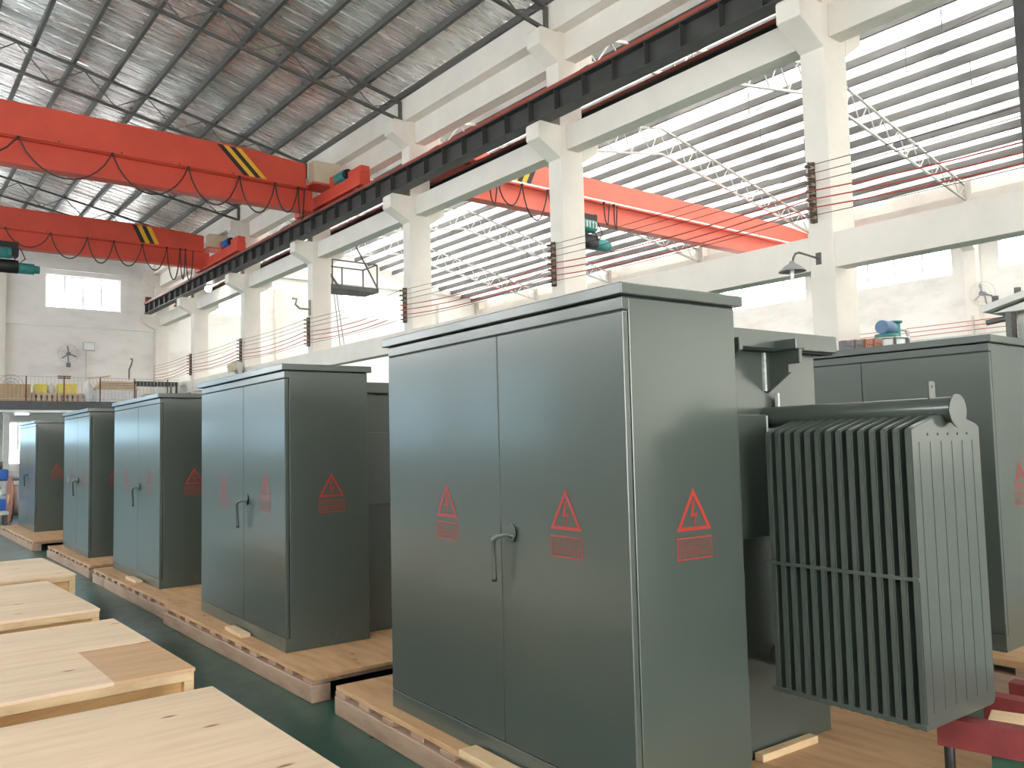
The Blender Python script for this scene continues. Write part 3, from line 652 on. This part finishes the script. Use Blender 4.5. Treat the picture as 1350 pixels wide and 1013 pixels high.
lb = thing('wall_light_box', 'small grey light box on the end wall right of the fan', 'light', (8.5, YB-.2, 6.43)); bx('housing', lb, 'steel_light', (-.25, 0, -.2), (.25, .2, .2), .02); bx('lens', lb, 'white_paint', (-.21, -.01, -.16), (.21, 0, .16)); bar('conduit', lb, 'steel_light', (-.1, .17, -.2), (-.1, .17, -2.2), .03, .03)
pb = thing('conduit_hook', 'small bent conduit on the end wall right of the light box', 'pipe', (10.3, YB-.03, 4.9)); tube('pipe', pb, 'steel', [(0, 0, 0), (0, 0, .5), (.1, 0, .75), (.15, 0, 1.0), (.05, 0, 1.05)], .03, 1)
sp = bx('name_plate', None, 'rust', (-.27, -.02, -.07), (.27, .02, .07)); sp.location = (7.5, YB-.04, 4.95); tag(sp, 'small dark plate on the end wall below the fan', 'plate')
gb = thing('globe_lamp', 'small lit globe lamp hanging below the crane girder', 'lamp', (10.9, 33.2, 7.86)); bm_ = bmesh.new(); bmesh.ops.create_uvsphere(bm_, u_segments=16, v_segments=10, radius=.13); me_ = bpy.data.meshes.new('globe'); bm_.to_mesh(me_); bm_.free(); me_.materials.append(M['bulb']); put('globe', me_, gb); cyl('stem', gb, 'steel', (0, 0, .1), (0, 0, .20), .03, 10)
fl_ = thing('floodlight', 'pale blue hooded floodlight on the fifth column above the second cabinet', 'lamp', (XC-.02, 30.70, 4.42)); prism('hood', fl_, 'pale_grey', [(-.15, -.35), (-.02, .25), (-.35, .32), (-.30, .0)], 'y', -.18, .18, .01); prism('reflector', fl_, 'beige', [(-.36, .32), (-.55, .18), (-.50, -.12), (-.31, .0)], 'y', -.2, .2, .01); bx('bracket', fl_, 'steel', (-.16, -.05, -.4), (0.0, .05, .1))
hk = thing('pulley_hook', 'small hook bracket high on the fourth column', 'hook', (XC, 24.85, 5.9)); tube('hook', hk, 'insulator', [(0, 0, 0), (-.35, 0, 0), (-.5, 0, .12), (-.45, 0, .3), (-.6, 0, .3)], .035, 1); bx('plate', hk, 'insulator', (-.03, -.06, -.2), (0, .06, .3))
po = bx('steel_post', None, 'girder', (-.11, -.11, 0), (.11, .11, 10.6)); po.location = (10.6, 3.578, 5.3); tag(po, 'dark grey steel post at the top right edge of the picture', 'post')

# access cage beside the fourth column ---------------------------------------------
cg = thing('access_cage', 'dark steel access platform with railings beside the fourth column', 'platform', (12.03, 24.62, 6.62))
prism('deck', cg, 'steel', [(0, 0), (1.75, 0), (1.75, 1.0), (0, 1.0)], 'z', 0, .14)
for p, q in (((.05, 0, .14), (.05, 0, .95)), ((1.7, 0, .14), (1.7, 0, .95)), ((1.7, 1, .14), (1.7, 1, .95)), ((.05, 1, .14), (.05, 1, .95)), ((.9, 1, .14), (.9, 1, .95))): bar('rail_post', cg, 'steel', p, q, .04, .04)
for p, q in (((.05, 0, .95), (1.7, 0, .95)), ((.05, 1, .95), (1.7, 1, .95)), ((1.7, 0, .95), (1.7, 1, .95)), ((.05, 0, .95), (.05, 1, .95))): bar('top_rail', cg, 'steel', p, q, .04, .04)
bar('stay', cg, 'steel', (1.72, -.02, .1), (.75, -.02, 1.75), .04, .04); bar('stay', cg, 'steel', (.85, .9, .1), (.3, .9, .8), .06, .06)
for dx in (0, .08): bar('hanging_line', cg, 'steel', (.08+dx, -.01, 0), (.35+dx*2, -.01, -2.3), .018, .018)

# ------------------------------------------------------------------ mezzanine at the end of the left bay
mz = thing('mezzanine', 'steel mezzanine with railing across the end of the left bay', 'mezzanine', (0, 36.0, 0))
bx('edge_beam', mz, 'mezz_grey', (XL+.05, 0, 3.12), (10.6, .16, 3.46)); bx('deck', mz, 'steel', (XL+.05, .16, 3.36), (10.6, YB-36.05, 3.46)); bx('lower_trim', mz, 'white_paint', (XL+.05, -.02, 3.04), (10.6, .1, 3.12))
for x in (-6, -2, 2.6, 4.43, 8.2): bx('support_column', mz, 'steel_light', (x-.1, .2, 0), (x+.1, .4, 3.12))
mr = thing('mezzanine_railing', 'thin steel railing along the front edge of the mezzanine', 'railing', (0, 36.0, 0))
for k in range(15): bx('rail_post', mr, 'rust', (5.0+1.285*(k-10), 0.03, 3.46), (5.04+1.285*(k-10), .07, 4.42))
for z in (4.42, 3.56): bx('hand_rail', mr, 'steel_light', (XL+.1, .035, z-.025), (10.6, .065, z))
for k in range(60): bx('baluster', mr, 'steel_light', (2.6+.135*k, .044, 3.56), (2.612+.135*k, .056, 4.40))
for x in (-1.2, 4.9): bx('deck_joist', mz, 'steel', (x, .16, 3.2), (x+.12, YB-36.05, 3.36))
tl = thing('fluorescent_light', 'lit fluorescent light under the mezzanine at the far left', 'light', (5.05, 37.2, 2.99)); bx('tube', tl, 'tube_light', (-.22, -.06, 0), (.22, .06, .05)); bx('housing', tl, 'white_paint', (-.26, -.09, .05), (.26, .09, .37))
# what stands on it
def carton(name, label, cat, m, x, y, w_, d, h, z=3.46):
    o = thing(name, label, cat, (x, y, z)); bx('body', o, m, (-w_/2, 0, 0), (w_/2, d, h), .02); bx('flap', o, m, (-w_/2-.01, -.012, h*.93), (w_/2+.01, d/2, h+.015)); return o
carton('cardboard_box', 'big brown cardboard box on the mezzanine at the far left', 'box', 'cardboard', 4.3, 36.5, 1.9, 1.0, .66)
carton('yellow_crate', 'yellow crate on the mezzanine right of the brown box', 'crate', 'yellow', 5.62, 36.7, .42, .5, .33, 3.82); carton('yellow_crate', 'yellow crate on the mezzanine right of the white bag', 'crate', 'yellow', 6.55, 36.7, .66, .5, .36, 3.82)
for i, (x, lab) in enumerate(((5.72, 'low slatted pallet under the left yellow crate on the mezzanine'), (6.62, 'low slatted pallet under the right yellow crate on the mezzanine'))):
    t = thing('storage_pallet', lab, 'pallet', (x, 36.6, 3.46)); bx('top_board', t, 'slat_tan', (-.43, 0, .28), (.43, .8, .36)); bx('bottom_board', t, 'slat_tan', (-.43, 0, 0), (.43, .8, .06))
    for k in range(5): bx('block', t, 'slat_tan', (-.43+.185*k, .02, .06), (-.31+.185*k, .78, .28))
def sack(label, x, y, r_, h, z=3.46):
    bm = bmesh.new(); bmesh.ops.create_icosphere(bm, subdivisions=3, radius=1.0); rn = random.Random(int(x*10))
    for v in bm.verts:
        k = 1+.12*math.sin(5*v.co.x+2)+.1*math.sin(7*v.co.y)+.08*math.sin(9*v.co.z+1); v.co = Vector((v.co.x*r_*k, v.co.y*r_*k*.8, max(-.62, v.co.z)*h*.62*k))
    mn = min(v.co.z for v in bm.verts)
    me = bpy.data.meshes.new('sack'); bm.to_mesh(me); bm.free(); me.materials.append(M['bag']); [setattr(p, 'use_smooth', True) for p in me.polygons]
    o = put('plastic_bag', me, None, (x, y, z-mn)); tag(o, label, 'bag')
sack('white plastic bag between the yellow crates on the mezzanine', 6.0, 37.0, .17, .4, 3.82); sack('white plastic bag beside the tan boards on the mezzanine', 7.27, 36.75, .20, .75)
st = thing('board_stack', 'stack of tan boards on a white box on the mezzanine', 'boards', (8.35, 36.8, 3.46)); bx('white_box', st, 'bag', (-.75, 0, 0), (.75, .8, .55), .02)
for k in range(4): bx('board', st, 'slat_tan', (-.85+.1*k, -.05, .55+.09*k), (.85-.05*k, .8, .62+.09*k))
for k in range(3): bar('board', st, 'slat_tan', (-1.0, .1+.2*k, .98+.03*k), (-.2, .1+.2*k, 1.12), .16, .04)
tb = thing('work_table', 'dark slatted table on the mezzanine above the third cabinet', 'table', (9.45, 37.6, 3.46)); bx('table_top', tb, 'girder', (-.2, 0, .82), (1.6, .9, .98))
for x in (-.18, 1.5):
    for y in (.02, .82): bx('leg', tb, 'girder', (x, y, 0), (x+.07, y+.07, .82))
carton('cardboard_box', 'low brown box on the mezzanine right of the dark table', 'box', 'cardboard', 9.95, 36.5, 1.0, .8, .36)
fs = thing('pedestal_fan', 'round pedestal fan on the mezzanine behind the brown box', 'fan', (4.75, 37.9, 3.46)); cyl('base', fs, 'fan_steel', (0, 0, 0), (0, 0, .05), .25, 20); cyl('pole', fs, 'fan_steel', (0, 0, .05), (0, 0, .7), .03, 10)
for rr in (.42, .28, .14): tube('guard_ring', fs, 'fan_steel', [(rr*math.cos(2*math.pi*k/24), -.05, .72+rr*math.sin(2*math.pi*k/24)) for k in range(24)], .008, 1, True, True)
for k in range(12): bar('guard_wire', fs, 'fan_steel', (0, -.05, .72), (.42*math.cos(k*math.pi/6), -.05, .72+.42*math.sin(k*math.pi/6)), .006, .006)

# ------------------------------------------------------------------ machines at the far left floor
mc = thing('blue_machine', 'blue workshop machine on the floor at the far left edge', 'machine', (2.3, 23.2, 0))
bx('bed', mc, 'blue', (-1.2, 0, .12), (1.0, .9, .42), .03); bx('pedestal', mc, 'blue', (-.5, .1, .42), (.35, .8, .95), .03); bx('head', mc, 'blue', (-.9, .0, .85), (.6, .8, 1.12), .04); cyl('spindle', mc, 'steel_light', (-.7, .4, .95), (.9, .4, .95), .12, 16)
for x in (-.5, -.1, .35): cyl('motor', mc, 'steel', (x, .3, 1.12), (x, .3, 1.3), .16, 14); cyl('motor_cap', mc, 'copper', (x, .3, 1.3), (x, .3, 1.45), .09, 12)
for x in (-1.0, .7): bx('foot', mc, 'steel', (x, .05, 0), (x+.2, .85, .12))
cr = thing('cable_reel', 'brown copper cable reel leaning beside the blue machine at far left', 'reel', (2.86, 21.0, .50))
for s in (-.22, .2): cyl('flange', cr, 'copper', (s, 0, 0), (s+.03, 0, 0), .5, 28)
cyl('winding', cr, 'bag', (-.19, 0, 0), (.2, 0, 0), .33, 24); cyl('hub', cr, 'cardboard', (-.24, 0, 0), (.25, 0, 0), .12, 16)
pt = thing('parts_rack', 'low grey rack of parts in front of the cable reel at far left', 'rack', (2.0, 20.3, 0)); bx('shelf', pt, 'steel_light', (-.8, 0, .22), (.55, .5, .28)); bx('shelf', pt, 'steel_light', (-.8, 0, .62), (.2, .5, .66))
for x in (-.78, .48):
    for y in (.02, .44): bx('leg', pt, 'steel', (x, y, 0), (x+.05, y+.05, .22 if x > 0 else .66))
for k in range(4): cyl('roll', pt, 'bag' if k % 2 else 'blue', (-.6+.25*k, .05, .39), (-.6+.25*k, .45, .39), .11, 14)

# ------------------------------------------------------------------ things behind the right cabinet
ot = thing('oil_tank', 'white drum tank with blue motor and teal valve on top, behind the right cabinet', 'tank', (11.86, 6.1, 0.0))
cyl('drum', ot, 'white_paint', (0, 0, 0), (0, 0, 2.84), .26, 28); cyl('drum_rim', ot, 'white_paint', (0, 0, 2.84), (0, 0, 2.87), .285, 28)
for k in range(8): a = k*math.pi/4; bar('drum_clamp', ot, 'steel', (.275*math.cos(a), .275*math.sin(a), 2.62), (.275*math.cos(a), .275*math.sin(a), 2.86), .03, .03)
cyl('motor', ot, 'blue_grey', (-.18, 0, 3.03), (.1, 0, 3.03), .10, 18); cyl('valve', ot, 'teal', (.20, 0, 2.87), (.20, 0, 3.11), .08, 16); cyl('pump_base', ot, 'teal', (-.05, 0, 2.87), (-.05, 0, 2.93), .16, 16); cyl('handwheel', ot, 'teal', (.20, 0, 3.11), (.20, 0, 3.14), .11, 16)
tube('pipe', ot, 'steel_light', [(.25, 0, 3.02), (.50, 0, 3.04), (.58, 0, 3.01), (.60, 0, 2.90), (.60, 0, 0.0)], .028, 2)
vt = thing('valve_stand', 'small grey valve on a standpipe right of the white drum', 'valve', (13.0, 5.85, 0)); cyl('standpipe', vt, 'steel_light', (0, 0, 0), (0, 0, 2.64), .04, 12); cyl('valve_body', vt, 'steel_light', (-.2, 0, 2.62), (.2, 0, 2.62), .06, 12); cyl('handwheel', vt, 'teal', (0, 0, 2.66), (0, 0, 2.70), .09, 14)
hr = thing('guard_rail', 'thin pipe guard rail behind the right cabinet', 'railing', (13.6, 4.3, 0)); bar('top_rail', hr, 'steel_light', (0, 0, 2.98), (0, 2.6, 2.98), .025, .025)
for t in (0.2, 1.2, 2.2): bar('post', hr, 'steel_light', (0, t, 0), (0, t, 2.97), .03, .03)
for k in range(4):
    x = 10.70+.255*k; y = 6.1
    o = thing('perforated_post', ['dark grey perforated steel post, leftmost of four behind the right cabinet', 'dark grey perforated steel post, second of four behind the right cabinet', 'rust-brown perforated steel post, third of four behind the right cabinet', 'rust-brown perforated steel post, rightmost of four behind the right cabinet'][k], 'post', (x, y, 0), 0, 'perforated posts behind the right cabinet')
    bx('post', o, 'core_grey' if k < 2 else 'core_brown', (-.10, -.06, 0), (.10, .06, 2.77+.025*k), .01)
    for i in range(3):
        for j in range(3): cyl('hole', o, 'black', (-.06+.06*i, -.0615, 2.54+.075*j+.025*k), (-.06+.06*i, -.06, 2.54+.075*j+.025*k), .016, 8)
# pale grey tank at the right edge
gt = thing('grey_tank', 'pale grey bolted tank rising at the right edge above the back cabinet', 'tank', (7.0, 2.55, 0))
bx('shell', gt, 'pale_grey', (0.05, -1.2, 0), (1.6, .05, 2.40), .01)
prism('rim', gt, 'pale_grey', [(.17, 2.40), (-.5, 2.58), (-1.3, 2.58), (-1.3, 2.40)], 'x', -.08, 1.7); prism('cover', gt, 'pale_grey', [(.22, 2.46), (-.5, 2.65), (-1.35, 2.65), (-1.35, 2.60), (-.5, 2.60), (.22, 2.41)], 'x', -.14, 1.75)
for k in range(5): cyl('bolt', gt, 'steel', (-.09, .14-.16*k, 2.48+.042*k), (-.09, .14-.16*k, 2.53+.042*k), .025, 8)
prism('lug', gt, 'pale_grey', [(-.12, 2.28), (.05, 2.34), (.05, 2.02), (-.02, 2.10)], 'y', -.12, -.09); bx('bracket', gt, 'steel', (-.06, .05, 2.18), (.05, .09, 2.42)); cyl('bushing_bolt', gt, 'steel', (-.02, .05, 2.36), (-.02, .24, 2.34), .022, 8); cyl('bushing_bolt', gt, 'steel', (-.02, .05, 2.20), (-.02, .24, 2.18), .022, 8)
